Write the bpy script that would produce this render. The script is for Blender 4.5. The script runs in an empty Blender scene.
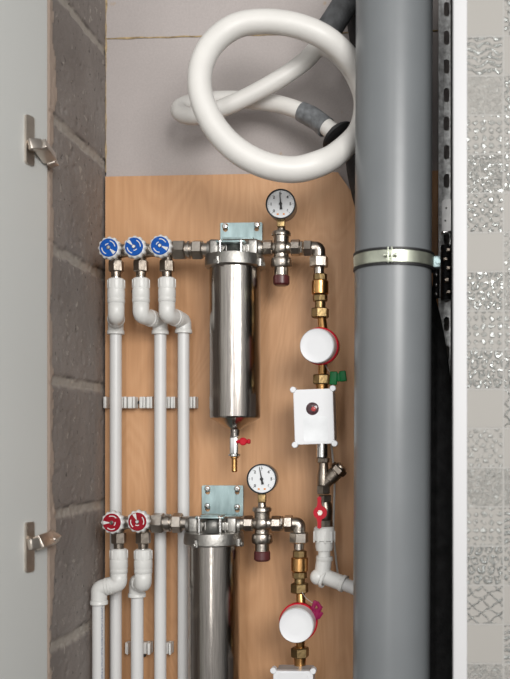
import bpy, bmesh, math, random
from mathutils import Vector, Matrix, noise
random.seed(4)
PI = math.pi
S = bpy.context.scene
COL = S.collection

# ------------------------------------------------------------------ camera
FPX = 950.0; PPX, PPY = 357.0, 438.0; YAW = math.radians(3.4)
D = 1.57; EYE = 1.40
CAM = Vector((0.0, -D, EYE))
cam = bpy.data.cameras.new('camera'); cam_o = bpy.data.objects.new('camera', cam); COL.objects.link(cam_o)
cam.sensor_fit = 'VERTICAL'; cam.sensor_height = 36.0; cam.lens = FPX/679*36
cam.shift_x = (255-PPX)/679; cam.shift_y = (PPY-339.5)/679
cam_o.location = CAM; cam_o.rotation_euler = (PI/2, 0, YAW)
cam.dof.use_dof = True; cam.dof.focus_distance = D-.06; cam.dof.aperture_fstop = 3.2
cam.clip_start = .02
S.camera = cam_o
# ------------------------------------------------------------------ world, lights, exposure
w = bpy.data.worlds.new('world'); S.world = w; w.use_nodes = True
# the bathroom behind the camera: pale wall with daylight ahead of the niche, dimmer sides, dark floor
wt = w.node_tree; wn = lambda t: wt.nodes.new(t); wc = wn('ShaderNodeTexCoord'); ws = wn('ShaderNodeSeparateXYZ'); wt.links.new(wc.outputs['Generated'], ws.inputs[0])
def mr(sock, a, b, c, d):
    x = wn('ShaderNodeMapRange'); x.interpolation_type = 'SMOOTHSTEP'; wt.links.new(sock, x.inputs[0])
    for i, v in enumerate((a, b, c, d)): x.inputs[i+1].default_value = v
    return x.outputs[0]
mu = wn('ShaderNodeMath'); mu.operation = 'MULTIPLY'; wt.links.new(mr(ws.outputs[1], -1.0, -.35, 1.15, .20), mu.inputs[0]); wt.links.new(mr(ws.outputs[2], -.45, .30, .38, 1.0), mu.inputs[1])
wt.nodes['Background'].inputs[0].default_value = (1, .98, .96, 1); wt.links.new(mu.outputs[0], wt.nodes['Background'].inputs[1])
def area(name, loc, target, sx, sy, power, color=(1, 1, 1)):
    l = bpy.data.lights.new(name, 'AREA'); l.shape = 'RECTANGLE'; l.size = sx; l.size_y = sy
    l.energy = power; l.color = color
    o = bpy.data.objects.new(name, l); COL.objects.link(o); o.location = loc
    o.rotation_euler = (Vector(target)-Vector(loc)).to_track_quat('-Z', 'Y').to_euler()
    return o
area('window_light', (.90, -2.9, EYE+.80), (-.1, 0, EYE+.1), 1.1, 1.0, 60, (1, .985, .96))
area('streak_strip_light', (-.35, -2.6, EYE+.35), (-.15, 0, EYE+.2), .16, 2.2, 11, (1, .98, .95))  # added strip lamp, mirrored as a bright streak in the steel canisters
S.view_settings.view_transform = 'Standard'; S.view_settings.look = 'None'
S.view_settings.exposure = -0.05; S.view_settings.gamma = 1.0; S.view_settings.use_curve_mapping = False

# ------------------------------------------------------------------ coordinates
FW = Vector((-math.sin(YAW), math.cos(YAW), 0)); RT = Vector((math.cos(YAW), math.sin(YAW), 0)); UP = Vector((0, 0, 1))
def at(px, py, Y=0.0):
    d = FW + RT*((px-PPX)/FPX) + UP*((PPY-py)/FPX)
    return CAM + d*((Y+D)/d.y)
def sc(Y=0.0): return (Y+D)/FPX
# ------------------------------------------------------------------ node materials
def mat(name, col, rough=.5, metal=0.0, nscale=None, namt=.12, bump=0.0, bscale=200, stretch=None, coat=0, **kw):
    m = bpy.data.materials.new(name); m.use_nodes = True; nt = m.node_tree; b = nt.nodes['Principled BSDF']
    b.inputs['Base Color'].default_value = (*col, 1); b.inputs['Roughness'].default_value = rough
    b.inputs['Metallic'].default_value = metal
    if coat: b.inputs['Coat Weight'].default_value = coat; b.inputs['Coat Roughness'].default_value = .15
    tc = nt.nodes.new('ShaderNodeTexCoord'); mp = nt.nodes.new('ShaderNodeMapping'); nt.links.new(tc.outputs['Object'], mp.inputs[0])
    if stretch: mp.inputs['Scale'].default_value = stretch
    n = nt.nodes.new('ShaderNodeTexNoise'); n.inputs['Scale'].default_value = nscale or 25; n.inputs['Detail'].default_value = 5
    nt.links.new(mp.outputs[0], n.inputs['Vector'])
    r = nt.nodes.new('ShaderNodeValToRGB'); nt.links.new(n.outputs['Fac'], r.inputs[0])
    r.color_ramp.elements[0].position = .3; r.color_ramp.elements[1].position = .7
    r.color_ramp.elements[0].color = (*[c*(1-namt) for c in col], 1); r.color_ramp.elements[1].color = (*[min(1, c*(1+namt)) for c in col], 1)
    nt.links.new(r.outputs[0], b.inputs['Base Color'])
    if bump:
        n2 = nt.nodes.new('ShaderNodeTexNoise'); n2.inputs['Scale'].default_value = bscale; n2.inputs['Detail'].default_value = 4
        nt.links.new(mp.outputs[0], n2.inputs['Vector'])
        bp = nt.nodes.new('ShaderNodeBump'); bp.inputs['Strength'].default_value = bump; bp.inputs['Distance'].default_value = .001
        nt.links.new(n2.outputs['Fac'], bp.inputs['Height']); nt.links.new(bp.outputs[0], b.inputs['Normal'])
    return m
class NT:
    def __init__(s, m): s.nt = m.node_tree; s.b = s.nt.nodes['Principled BSDF']
    def n(s, t, **ins):
        x = s.nt.nodes.new(t)
        for k, v in ins.items():
            k = k.replace('_', ' ')
            s.set(x.inputs[k], v)
        return x
    def set(s, sock, v):
        if hasattr(v, 'is_output'): s.nt.links.new(v, sock)
        else: sock.default_value = v
    def m(s, op, a, b=0.0, c=0.0):
        x = s.nt.nodes.new('ShaderNodeMath'); x.operation = op
        s.set(x.inputs[0], a); s.set(x.inputs[1], b); s.set(x.inputs[2], c); return x.outputs[0]
    def mix(s, f, a, b):
        x = s.nt.nodes.new('ShaderNodeMix'); x.data_type = 'RGBA'
        s.set(x.inputs[0], f); s.set(x.inputs[6], a); s.set(x.inputs[7], b); return x.outputs[2]
    def ramp(s, f, stops):
        x = s.nt.nodes.new('ShaderNodeValToRGB'); s.set(x.inputs[0], f)
        e = x.color_ramp.elements
        while len(e) < len(stops): e.new(.5)
        for k, (p, c) in enumerate(stops): e[k].position = p; e[k].color = (*c, 1)
        return x.outputs[0]

M = {}
M['nickel'] = mat('nickel', (.44, .40, .355), .28, 1, 60, .16, .25, 350)
M['nickel_dark'] = mat('nickel_dark', (.30, .26, .22), .32, 1, 60, .22, .35, 300)
M['chrome'] = mat('chrome', (.75, .75, .74), .10, 1, 40, .05)
M['cast'] = mat('cast_metal', (.34, .33, .31), .38, 1, 40, .15, .4, 300)
M['steel'] = mat('brushed_steel', (.36, .335, .31), .17, 1, 30, .18, .10, 60, (14, 14, .6))
M['steel'].node_tree.nodes['Principled BSDF'].inputs['Anisotropic'].default_value = .3
M['zinc'] = mat('zinc_plate', (.33, .43, .44), .40, .85, 30, .18, .1, 200, (4, 4, 1))
M['zinc_gold'] = mat('zinc_gold', (.50, .53, .44), .38, .8, 40, .25, .1, 200)
M['brass'] = mat('brass', (.56, .31, .12), .28, 1, 50, .18, .2, 300)
M['brass_old'] = mat('brass_old', (.30, .21, .10), .36, 1, 50, .25, .35, 250)
M['ppr'] = mat('white_polypropylene', (.66, .66, .655), .34, 0, 20, .03, .08, 300)
M['ppr_warm'] = mat('white_fitting_plastic', (.68, .68, .66), .32, 0, 20, .03, .08, 300)
M['hose'] = mat('cream_hose', (.72, .705, .675), .42, 0, 14, .05, .25, 90)
M['sewer'] = mat('grey_pvc', (.175, .188, .197), .33, 0, 9, .05, .1, 60)
M['white'] = mat('white_plastic', (.72, .73, .75), .30, 0, 15, .02)
M['white_rim'] = mat('pale_plastic', (.64, .64, .63), .25, 0, 15, .05)
M['blue'] = mat('blue_plastic', (.001, .075, .36), .5, 0, 60, .15)
M['red'] = mat('red_plastic', (.46, .006, .02), .35, 0, 60, .1)
M['dred'] = mat('crimson_plastic', (.26, .004, .014), .35, 0, 60, .1)
M['brown'] = mat('maroon_plastic', (.085, .020, .022), .35, 0, 60, .1)
M['green'] = mat('green_seal', (.0, .12, .03), .4, 0, 60, .2)
M['pink'] = mat('pink_seal', (.22, .008, .06), .4, 0, 60, .2)
M['black'] = mat('black_rubber', (.012, .012, .013), .5, 0, 60, .2, .3, 300)
M['foam'] = mat('black_foam', (.020, .020, .021), .85, 0, 60, .5, .8, 220)
M['foam_grey'] = mat('grey_foam', (.075, .078, .082), .8, 0, 60, .35, .8, 220)
M['tape'] = mat('duct_tape', (.17, .18, .19), .38, .2, 90, .35, .9, 160)
M['dial'] = mat('dial_white', (.74, .76, .78), .35, 0, 15, .01)
M['ink'] = mat('black_ink', (.012, .012, .014), .5)
M['orange'] = mat('orange_mark', (.75, .26, .03), .5)
M['lens'] = mat('dark_red_lens', (.07, .035, .04), .12, 0, 200, .6)
M['redled'] = mat('red_lens_spot', (.42, .05, .05), .2)
M['hinge'] = mat('hinge_metal', (.62, .56, .50), .33, 1, 60, .12)
M['door'] = mat('door_panel', (.62, .63, .61), .5, 0, 3, .02)
M['trim'] = mat('white_trim', (.64, .64, .65), .5, 0, 4, .01)
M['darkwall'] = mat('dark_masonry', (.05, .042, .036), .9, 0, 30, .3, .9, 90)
M['cable'] = mat('white_cable', (.52, .52, .5), .4)
M['sticker'] = mat('sticker', (.76, .78, .80), .45)
M['bright_zinc'] = mat('bright_zinc', (.85, .85, .85), .30, .35, 60, .08)

for k_ in ('blue', 'red', 'dred', 'green', 'pink'): M[k_].node_tree.nodes['Principled BSDF'].inputs['Specular IOR Level'].default_value = .18
def wood():
    m = mat('birch_plywood', (.5, .28, .15), .5); t = NT(m)
    tc = t.n('ShaderNodeTexCoord'); mp = t.n('ShaderNodeMapping', Vector=tc.outputs['Object']); mp.inputs['Scale'].default_value = (1, 1, .33)
    n1 = t.n('ShaderNodeTexNoise', Vector=mp.outputs[0], Scale=5.0, Detail=3.0, Distortion=.8)
    rings = t.m('FRACT', t.m('MULTIPLY', n1.outputs['Fac'], 26.0))
    tri = t.m('ABSOLUTE', t.m('SUBTRACT', rings, .5))
    mp2 = t.n('ShaderNodeMapping', Vector=tc.outputs['Object']); mp2.inputs['Scale'].default_value = (1, 1, .05)
    n2 = t.n('ShaderNodeTexNoise', Vector=mp2.outputs[0], Scale=260.0, Detail=3.0)
    n3 = t.n('ShaderNodeTexNoise', Vector=tc.outputs['Object'], Scale=3.5, Detail=2.0)
    v = t.m('ADD', t.m('MULTIPLY', tri, .30), t.m('ADD', t.m('MULTIPLY', n2.outputs['Fac'], .45), t.m('MULTIPLY', n3.outputs['Fac'], .8)))
    c = t.ramp(v, [(.35, (.46, .235, .105)), (.72, (.56, .305, .15)), (1.1, (.63, .365, .195))])
    t.set(t.b.inputs['Base Color'], c)
    bp = t.n('ShaderNodeBump', Strength=.08, Distance=.001, Height=v); t.set(t.b.inputs['Normal'], bp.outputs[0])
    return m
M['wood'] = wood()
def concrete():
    m = mat('concrete_block', (.1, .1, .1), .92); t = NT(m)
    tc = t.n('ShaderNodeTexCoord'); P = tc.outputs['Object']
    n1 = t.n('ShaderNodeTexNoise', Vector=P, Scale=9.0, Detail=4.0)
    n2 = t.n('ShaderNodeTexNoise', Vector=P, Scale=420.0, Detail=3.0)
    n3 = t.n('ShaderNodeTexNoise', Vector=P, Scale=70.0, Detail=3.0, Distortion=.6)
    base = t.ramp(n1.outputs['Fac'], [(.3, (.245, .213, .195)), (.7, (.345, .308, .285))])
    base = t.mix(t.m('MULTIPLY', n2.outputs['Fac'], .55), base, (.11, .095, .085, 1))
    flecks = t.ramp(n3.outputs['Fac'], [(.655, (0, 0, 0)), (.69, (1, 1, 1))])
    n5 = t.n('ShaderNodeTexNoise', Vector=P, Scale=110.0, Detail=2.0)
    pits = t.ramp(n5.outputs['Fac'], [(.27, (1, 1, 1)), (.31, (0, 0, 0))])
    base = t.mix(t.m('MULTIPLY', flecks, .55), base, (.46, .42, .37, 1)); base = t.mix(t.m('MULTIPLY', pits, .7), base, (.05, .043, .038, 1))
    ac = t.n('ShaderNodeAttribute'); ac.attribute_name = 'crack'
    am = t.n('ShaderNodeAttribute'); am.attribute_name = 'mortar'
    base = t.mix(t.m('MULTIPLY', am.outputs['Fac'], .75), base, (.44, .40, .35, 1))
    base = t.mix(t.m('MULTIPLY', ac.outputs['Fac'], .8), base, (.05, .043, .036, 1))
    ap = t.n('ShaderNodeAttribute'); ap.attribute_name = 'plaster'
    base = t.mix(ap.outputs['Fac'], base, (.43, .34, .28, 1))
    t.set(t.b.inputs['Base Color'], base)
    h = t.m('ADD', n2.outputs['Fac'], t.m('MULTIPLY', n3.outputs['Fac'], 2.0))
    bp = t.n('ShaderNodeBump', Strength=.5, Distance=.0012, Height=h); t.set(t.b.inputs['Normal'], bp.outputs[0])
    return m
M['concrete'] = concrete()
def gypsum():
    m = mat('gypsum_block', (.36, .335, .325), .9); t = NT(m)
    tc = t.n('ShaderNodeTexCoord'); P = tc.outputs['Object']
    n1 = t.n('ShaderNodeTexNoise', Vector=P, Scale=6.0, Detail=4.0)
    n2 = t.n('ShaderNodeTexNoise', Vector=P, Scale=330.0, Detail=3.0)
    base = t.ramp(n1.outputs['Fac'], [(.3, (.44, .40, .385)), (.7, (.51, .465, .45))])
    base = t.mix(t.m('MULTIPLY', n2.outputs['Fac'], .45), base, (.25, .225, .22, 1))
    n3 = t.n('ShaderNodeTexNoise', Vector=P, Scale=38.0, Detail=3.0)
    spots = t.ramp(n3.outputs['Fac'], [(.72, (0, 0, 0)), (.78, (1, 1, 1))])
    base = t.mix(t.m('MULTIPLY', spots, .5), base, (.40, .28, .16, 1))
    t.set(t.b.inputs['Base Color'], base)
    bp = t.n('ShaderNodeBump', Strength=.3, Distance=.0008, Height=n2.outputs['Fac']); t.set(t.b.inputs['Normal'], bp.outputs[0])
    return m
M['gypsum'] = gypsum()
M['mortar'] = mat('tan_adhesive', (.40, .30, .17), .9, 0, 90, .4, .9, 160)
M['joint'] = mat('grey_joint', (.20, .185, .18), .9, 0, 90, .4, .9, 160)
def printed_pipe():
    m = mat('printed_pipe', (.66, .66, .655), .34); t = NT(m)
    tc = t.n('ShaderNodeTexCoord'); sp = t.n('ShaderNodeSeparateXYZ', Vector=tc.outputs['Object'])
    ang = t.m('ARCTAN2', sp.outputs['Y'], sp.outputs['X'])
    band = t.m('LESS_THAN', t.m('ABSOLUTE', t.m('SUBTRACT', ang, -.62)), .16)
    nz = t.n('ShaderNodeTexNoise', Scale=1.0, Detail=2.0)
    cb = t.n('ShaderNodeCombineXYZ', X=t.m('MULTIPLY', ang, 8.0), Z=t.m('MULTIPLY', sp.outputs['Z'], 420.0)); t.set(nz.inputs['Vector'], cb.outputs[0])
    k = t.m('MULTIPLY', band, t.m('GREATER_THAN', nz.outputs['Fac'], .48))
    t.set(t.b.inputs['Base Color'], t.mix(t.m('MULTIPLY', k, .8), (.66, .66, .655, 1), (.10, .14, .24, 1)))
    return m
M['printed'] = printed_pipe()
# tile relief: rows of decorated mosaic tiles
TZ0 = None
def tiles(z_top, pitch, x0):
    m = mat('mosaic_tile', (.42, .41, .385), .35); t = NT(m)
    g = t.n('ShaderNodeNewGeometry'); sp = t.n('ShaderNodeSeparateXYZ', Vector=g.outputs['Position'])
    row = t.m('DIVIDE', t.m('SUBTRACT', z_top, sp.outputs['Z']), pitch)
    colm = t.m('DIVIDE', t.m('SUBTRACT', sp.outputs['X'], x0), pitch)
    ri = t.m('FLOOR', row); ci = t.m('FLOOR', colm)
    fv = t.m('FRACT', row); fu = t.m('FRACT', colm)
    idx = t.m('ADD', ri, t.m('MULTIPLY', ci, 5.0))
    def edge(f): return t.m('SUBTRACT', .5, t.m('ABSOLUTE', t.m('SUBTRACT', f, .5)))
    e = t.m('MINIMUM', edge(fu), edge(fv))
    inside = t.m('GREATER_THAN', e, .022)
    U = t.m('MULTIPLY', fu, 2*PI); V = t.m('MULTIPLY', fv, 2*PI)
    vec0 = t.n('ShaderNodeCombineXYZ', X=colm, Y=row); wv_ = t.n('ShaderNodeTexNoise', Vector=vec0.outputs[0], Scale=6.0, Detail=1.0); ws_ = t.n('ShaderNodeSeparateXYZ', Vector=wv_.outputs['Color'])
    fu0, fv0 = fu, fv
    fu = t.m('ADD', fu, t.m('MULTIPLY', t.m('SUBTRACT', ws_.outputs[0], .5), .16)); fv = t.m('ADD', fv, t.m('MULTIPLY', t.m('SUBTRACT', ws_.outputs[1], .5), .16))
    U = t.m('MULTIPLY', fu, 2*PI); V = t.m('MULTIPLY', fv, 2*PI)
    vec = vec0
    nz = t.n('ShaderNodeTexNoise', Vector=vec.outputs[0], Scale=4.5, Detail=1.0)
    wob = t.m('MULTIPLY', t.m('SUBTRACT', nz.outputs['Fac'], .5), 5.0)
    sn = lambda a: t.m('SINE', a)
    # A wavy ripples, B speckled worms, C lozenge dots, D rows of arcs, E crossing lines, F small dots
    A = sn(t.m('ADD', t.m('MULTIPLY', V, 6.0), t.m('ADD', t.m('MULTIPLY', sn(t.m('MULTIPLY', U, 2.0)), 1.6), wob)))
    nzw = t.n('ShaderNodeTexNoise', Vector=vec.outputs[0], Scale=7.0, Detail=2.0, Distortion=1.0)
    B = sn(t.m('MULTIPLY', nzw.outputs['Fac'], 34.0))
    C = t.m('SUBTRACT', t.m('MULTIPLY', t.m('MULTIPLY', sn(t.m('MULTIPLY', t.m('ADD', U, V), 2.5)), sn(t.m('MULTIPLY', t.m('SUBTRACT', U, V), 2.5))), 2.6), .4)
    # arcs
    au = t.m('SUBTRACT', t.m('FRACT', t.m('ADD', t.m('MULTIPLY', fu, 4.0), t.m('MULTIPLY', t.m('FLOOR', t.m('MULTIPLY', fv, 4.0)), .37))), .5)
    av = t.m('SUBTRACT', t.m('FRACT', t.m('MULTIPLY', fv, 4.0)), .35)
    rr = t.m('SQRT', t.m('ADD', t.m('MULTIPLY', au, au), t.m('MULTIPLY', t.m('MULTIPLY', av, av), .6)))
    Dd = t.m('MULTIPLY', t.m('SUBTRACT', .13, t.m('ABSOLUTE', t.m('SUBTRACT', rr, .30))), 9.0)
    E = t.m('MAXIMUM', t.m('SUBTRACT', t.m('MULTIPLY', t.m('ABSOLUTE', sn(t.m('ADD', t.m('MULTIPLY', V, 1.5), U))), -4.0), -.9),
            t.m('SUBTRACT', t.m('MULTIPLY', t.m('ABSOLUTE', sn(t.m('SUBTRACT', t.m('MULTIPLY', V, 1.5), t.m('MULTIPLY', U, 1.3)))), -4.0), -.9))
    F = t.m('SUBTRACT', t.m('MULTIPLY', sn(t.m('ADD', t.m('MULTIPLY', U, 4.0), wob)), sn(t.m('MULTIPLY', V, 4.0))), .05)
    Z = -1.0
    seq = [Z, A, B, C, B, F, Z, Dd, C, Dd, Z, F, B, C, Dd, E, Z, B, A, F]
    amp = [0, .9, .35, .8, 1, 1, 0, 1, .8, 1, 0, .6, .6, .7, 1, 1, 0, .7, 1, 1]
    n = len(seq); im = t.m('MODULO', t.m('ADD', idx, 40.0), float(n))
    H = None; AM = None
    for k in range(n):
        if amp[k] == 0: continue
        sel = t.m('COMPARE', im, float(k), .3)
        h = t.m('MULTIPLY', sel, t.m('MULTIPLY', t.m('MAXIMUM', t.m('MINIMUM', t.m('ADD', t.m('MULTIPLY', seq[k], 1.6), .2), 1.0), 0.0), amp[k]))
        H = h if H is None else t.m('ADD', H, h)
    glint_noise = t.n('ShaderNodeTexNoise', Vector=vec.outputs[0], Scale=9.0, Detail=3.0)
    glint_fade = t.n('ShaderNodeMapRange', Value=glint_noise.outputs['Fac']); 
    for i_, v_ in enumerate((.38, .58, .25, 1.0)): glint_fade.inputs[i_+1].default_value = v_
    H = t.m('MULTIPLY', t.m('MULTIPLY', H, inside), glint_fade.outputs[0])  # patchy glints painted into the relief's pale tint and gloss
    base = t.mix(t.m('MULTIPLY', H, .55), (.36, .345, .32, 1), (.62, .67, .66, 1))
    base = t.mix(t.m('SUBTRACT', 1.0, inside), base, (.40, .39, .37, 1))
    t.set(t.b.inputs['Base Color'], base)
    t.set(t.b.inputs['Metallic'], t.m('MULTIPLY', H, .6))
    t.set(t.b.inputs['Roughness'], t.m('SUBTRACT', .58, t.m('MULTIPLY', H, .36)))
    bp = t.n('ShaderNodeBump', Strength=1.0, Distance=.0028, Height=t.m('ADD', H, t.m('MULTIPLY', inside, .3))); t.set(t.b.inputs['Normal'], bp.outputs[0])
    return m

# ------------------------------------------------------------------ geometry helpers
def frame(d):
    d = d.normalized(); a = Vector((0, 0, 1)) if abs(d.z) < .9 else Vector((1, 0, 0))
    u = a.cross(d).normalized(); v = d.cross(u).normalized(); return u, v, d
def ring_faces(bm, A, B):
    n = len(A)
    for i in range(n): bm.faces.new((A[i], A[(i+1) % n], B[(i+1) % n], B[i]))
def lathe(bm, base, axis, prof, seg=28, cap=True, phase=0.0, sq=None):
    """prof: (t along axis, r)."""
    u, v, d = frame(Vector(axis)); rings = []
    for t, r in prof:
        r = max(r, 1e-5)
        rings.append([bm.verts.new(base + d*t + (u*math.cos(phase+2*PI*i/seg) + v*math.sin(phase+2*PI*i/seg))*r) for i in range(seg)])
    for a, b in zip(rings, rings[1:]): ring_faces(bm, a, b)
    if cap: bm.faces.new(rings[0][::-1]); bm.faces.new(rings[-1])
def hexn(bm, base, axis, h, r, n=6, phase=PI/6):
    c = min(h*.15, r*.12)
    lathe(bm, base, axis, [(0, r-c), (c, r), (h-c, r), (h, r-c)], seg=n, phase=phase)
def box(bm, c, s, rot=None, bev=0.0):
    m = Matrix.Translation(c) @ (rot.to_4x4() if rot else Matrix.Identity(4)) @ Matrix.Diagonal((*s, 1))
    r = bmesh.ops.create_cube(bm, size=1, matrix=m)
    if bev:
        es = list({e for v in r['verts'] for e in v.link_edges})
        bmesh.ops.bevel(bm, geom=es, offset=bev, segments=3, affect='EDGES', profile=.5)
def ball(bm, c, r, s=(1, 1, 1), seg=20):
    bmesh.ops.create_uvsphere(bm, u_segments=seg, v_segments=seg//2, radius=1, matrix=Matrix.Translation(c) @ Matrix.Diagonal((r*s[0], r*s[1], r*s[2], 1)))
def catmull(P, R=None, k=8):
    out = []; ro = []
    n = len(P); R = R or [1]*n
    for i in range(n-1):
        p0, p1, p2, p3 = P[max(i-1, 0)], P[i], P[i+1], P[min(i+2, n-1)]
        for j in range(k):
            t = j/k
            out.append(.5*((2*p1) + (p2-p0)*t + (2*p0-5*p1+4*p2-p3)*t*t + (3*p1-p0-3*p2+p3)*t**3)); ro.append(R[i]*(1-t)+R[i+1]*t)
    out.append(P[-1]); ro.append(R[-1]); return out, ro
def fillet(P, r, k=7):
    out = [P[0]]
    for i in range(1, len(P)-1):
        a, b, c = P[i-1], P[i], P[i+1]
        u = (a-b).normalized(); v = (c-b).normalized(); th = u.angle(v)
        d = min(r/math.tan(th/2), (a-b).length*.49, (c-b).length*.49); s, e = b+u*d, b+v*d
        for j in range(k+1):
            t = j/k; out.append(s*(1-t)**2 + b*2*t*(1-t) + e*t*t)
    out.append(P[-1]); return out
def sweep(bm, P, R, seg=20, cap=True, closed=False):
    if not isinstance(R, (list, tuple)): R = [R]*len(P)
    T = [(P[min(i+1, len(P)-1)]-P[max(i-1, 0)]).normalized() for i in range(len(P))]
    u, v, _ = frame(T[0]); rings = []
    for i, p in enumerate(P):
        if i:
            q = T[i-1].rotation_difference(T[i]); u = q @ u; v = q @ v
        rings.append([bm.verts.new(p + (u*math.cos(2*PI*j/seg)+v*math.sin(2*PI*j/seg))*R[i]) for j in range(seg)])
    for a, b in zip(rings, rings[1:]): ring_faces(bm, a, b)
    if cap: bm.faces.new(rings[0][::-1]); bm.faces.new(rings[-1])
def plate(bm, loops, th, M4):
    """filled 2D outlines with holes, extruded; M4 maps (x, y, thickness) to the world"""
    c = bpy.data.curves.new('outline', 'CURVE'); c.dimensions = '2D'; c.fill_mode = 'BOTH'; c.extrude = th/2
    for L in loops:
        s = c.splines.new('POLY'); s.points.add(len(L)-1); s.use_cyclic_u = True
        for p, q in zip(s.points, L): p.co = (q[0], q[1], 0, 1)
    o = bpy.data.objects.new('outline', c); me = bpy.data.meshes.new_from_object(o)
    me.transform(M4); bm.from_mesh(me)
    bpy.data.objects.remove(o); bpy.data.curves.remove(c); bpy.data.meshes.remove(me)
def rrect(x0, y0, x1, y1, r, k=5):
    P = []
    for cx, cy, a in ((x1-r, y1-r, 0), (x0+r, y1-r, 90), (x0+r, y0+r, 180), (x1-r, y0+r, 270)):
        for j in range(k+1):
            t = math.radians(a+90*j/k); P.append((cx+r*math.cos(t), cy+r*math.sin(t)))
    return P
def circ(x, y, r, k=20): return [(x+r*math.cos(2*PI*j/k), y+r*math.sin(2*PI*j/k)) for j in range(k)]
WALLM = lambda p: Matrix.Translation(p) @ Matrix.Rotation(PI/2, 4, 'X')     # x right, y up, thickness along y
def text(bm, s, size, p, th=.0002):
    c = bpy.data.curves.new('t', 'FONT'); c.body = s; c.size = size; c.align_x = 'CENTER'; c.align_y = 'CENTER'; c.extrude = th/2; c.offset = .00022
    o = bpy.data.objects.new('t', c); me = bpy.data.meshes.new_from_object(o); me.transform(WALLM(p)); bm.from_mesh(me)
    bpy.data.objects.remove(o); bpy.data.curves.remove(c); bpy.data.meshes.remove(me)

def world_loc(o):
    v = Vector(o.location)
    while o.parent: o = o.parent; v += Vector(o.location)
    return v
def obj(name, bm, m, parent=None, base=None, label=None, sharp=32):
    bmesh.ops.remove_doubles(bm, verts=bm.verts, dist=1e-6)
    bmesh.ops.recalc_face_normals(bm, faces=bm.faces)
    ca = math.radians(sharp)
    for f in bm.faces: f.smooth = True
    for e in bm.edges:
        if len(e.link_faces) == 2 and e.calc_face_angle(0) > ca: e.smooth = False
    zs = [v.co for v in bm.verts]
    lo = Vector([min(c[i] for c in zs) for i in range(3)]); hi = Vector([max(c[i] for c in zs) for i in range(3)])
    W = Vector(base) if base is not None else Vector(((lo.x+hi.x)/2, (lo.y+hi.y)/2, (lo.z+hi.z)/2 if parent else lo.z))
    bmesh.ops.translate(bm, verts=bm.verts, vec=-W)
    me = bpy.data.meshes.new(name); bm.to_mesh(me); bm.free()
    me.materials.append(M[m] if isinstance(m, str) else m)
    o = bpy.data.objects.new(name, me); COL.objects.link(o)
    if parent: o.parent = parent; o.location = W - world_loc(parent)
    else: o.location = W
    if label: o['label'] = label
    return o
def tag(o, label, cat, group=None):
    o['label'] = label; o['category'] = cat
    if group: o['group'] = group
    return o
def struct(name, bm, m, **kw):
    o = obj(name, bm, m, **kw); o['kind'] = 'structure'; return o
def thing(name, loc, label, cat, group=None):
    o = bpy.data.objects.new(name, None); o.empty_display_size = .02; COL.objects.link(o); o.location = loc
    return tag(o, label, cat, group)
B = bmesh.new
def vl(bm, cx, Y, prof, seg=28, ref=None):
    """vertical lathe in reference pixels at depth Y: (py, r px)"""
    p = at(cx, prof[0][0], Y)
    lathe(bm, p, (0, 0, -1), [(p.z-at(cx, py, Y).z, r*sc(Y)) for py, r in prof], seg)
def vhex(bm, cx, Y, y0, y1, r, n=6, ph=0.0):
    p = at(cx, y0, Y); hexn(bm, p, (0, 0, -1), p.z-at(cx, y1, Y).z, r*sc(Y), n, ph)
def hl(bm, cy, Y, prof, z=None, seg=28):
    p = at(prof[0][0], cy, Y); p.z = z if z is not None else p.z
    lathe(bm, p, (1, 0, 0), [(at(px, cy, Y).x-p.x, r*sc(Y)) for px, r in prof], seg)
def hhex(bm, cy, Y, x0, x1, r, z=None, n=6, ph=0.0):
    p = at(x0, cy, Y); p.z = z if z is not None else p.z
    hexn(bm, p, (1, 0, 0), at(x1, cy, Y).x-p.x, r*sc(Y), n, ph)

ZB, ZT = at(0, 760).z, at(0, -90).z
# ================================================================== the setting
XL = at(103, 438, 0).x; XR = at(453.5, 438, -.27).x
YF = -.24
# left wall of concrete blocks: one subdivided surface with recessed rough joints
bm = B(); am = []; ap = []; ck = []
NY, NZ = 64, 420
joints = [at(103, v, 0).z for v in (-62, 50, 163, 275, 389, 504, 618, 730)]
grid = []
for k in range(NZ+1):
    z = ZB + (ZT-ZB)*k/NZ; rowv = []
    for j in range(NY+1):
        y = YF + (.03-YF)*j/NY
        q = Vector((0, y, z))
        jit = (noise.noise(q*28)+.5*noise.noise(q*75))*.004
        dj = min(abs(z-zz+jit) for zz in joints); mo = max(0.0, min(1.0, (.0085-dj)/.0025))
        wdt = .017 + .026*noise.noise(Vector((3, 1, z*6))) + .010*noise.noise(Vector((1, 5, z*26))) + .004*noise.noise(Vector((1, 9, z*90)))
        pl = 1.0 if y < YF+max(wdt, .004) else 0.0
        x = XL - .0028*mo*(1-pl) - .004*max(0, 1-abs(min(((z-zz+jit) for zz in joints), key=abs)-.0085)/.0025)*max(0, .3+noise.noise(q*17)) + .0018*mo*noise.noise(q*160) + .0007*noise.noise(q*120) + pl*.0012 + .0012*noise.noise(q*14)
        pit = noise.noise(q*95+Vector((7, 7, 7)))
        if pit > .52: x -= .0022
        rowv.append(bm.verts.new((x, y, z))); am.append(mo*.9); ap.append(pl); dj2 = min(((z-zz+jit) for zz in joints), key=abs); ck.append(max(0, 1-abs(dj2-.0085)/.0022)*max(0, min(1, .5+2.2*noise.noise(q*17))))
    grid.append(rowv)
for a, b in zip(grid, grid[1:]):
    for j in range(NY): bm.faces.new((a[j], a[j+1], b[j+1], b[j]))
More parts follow.
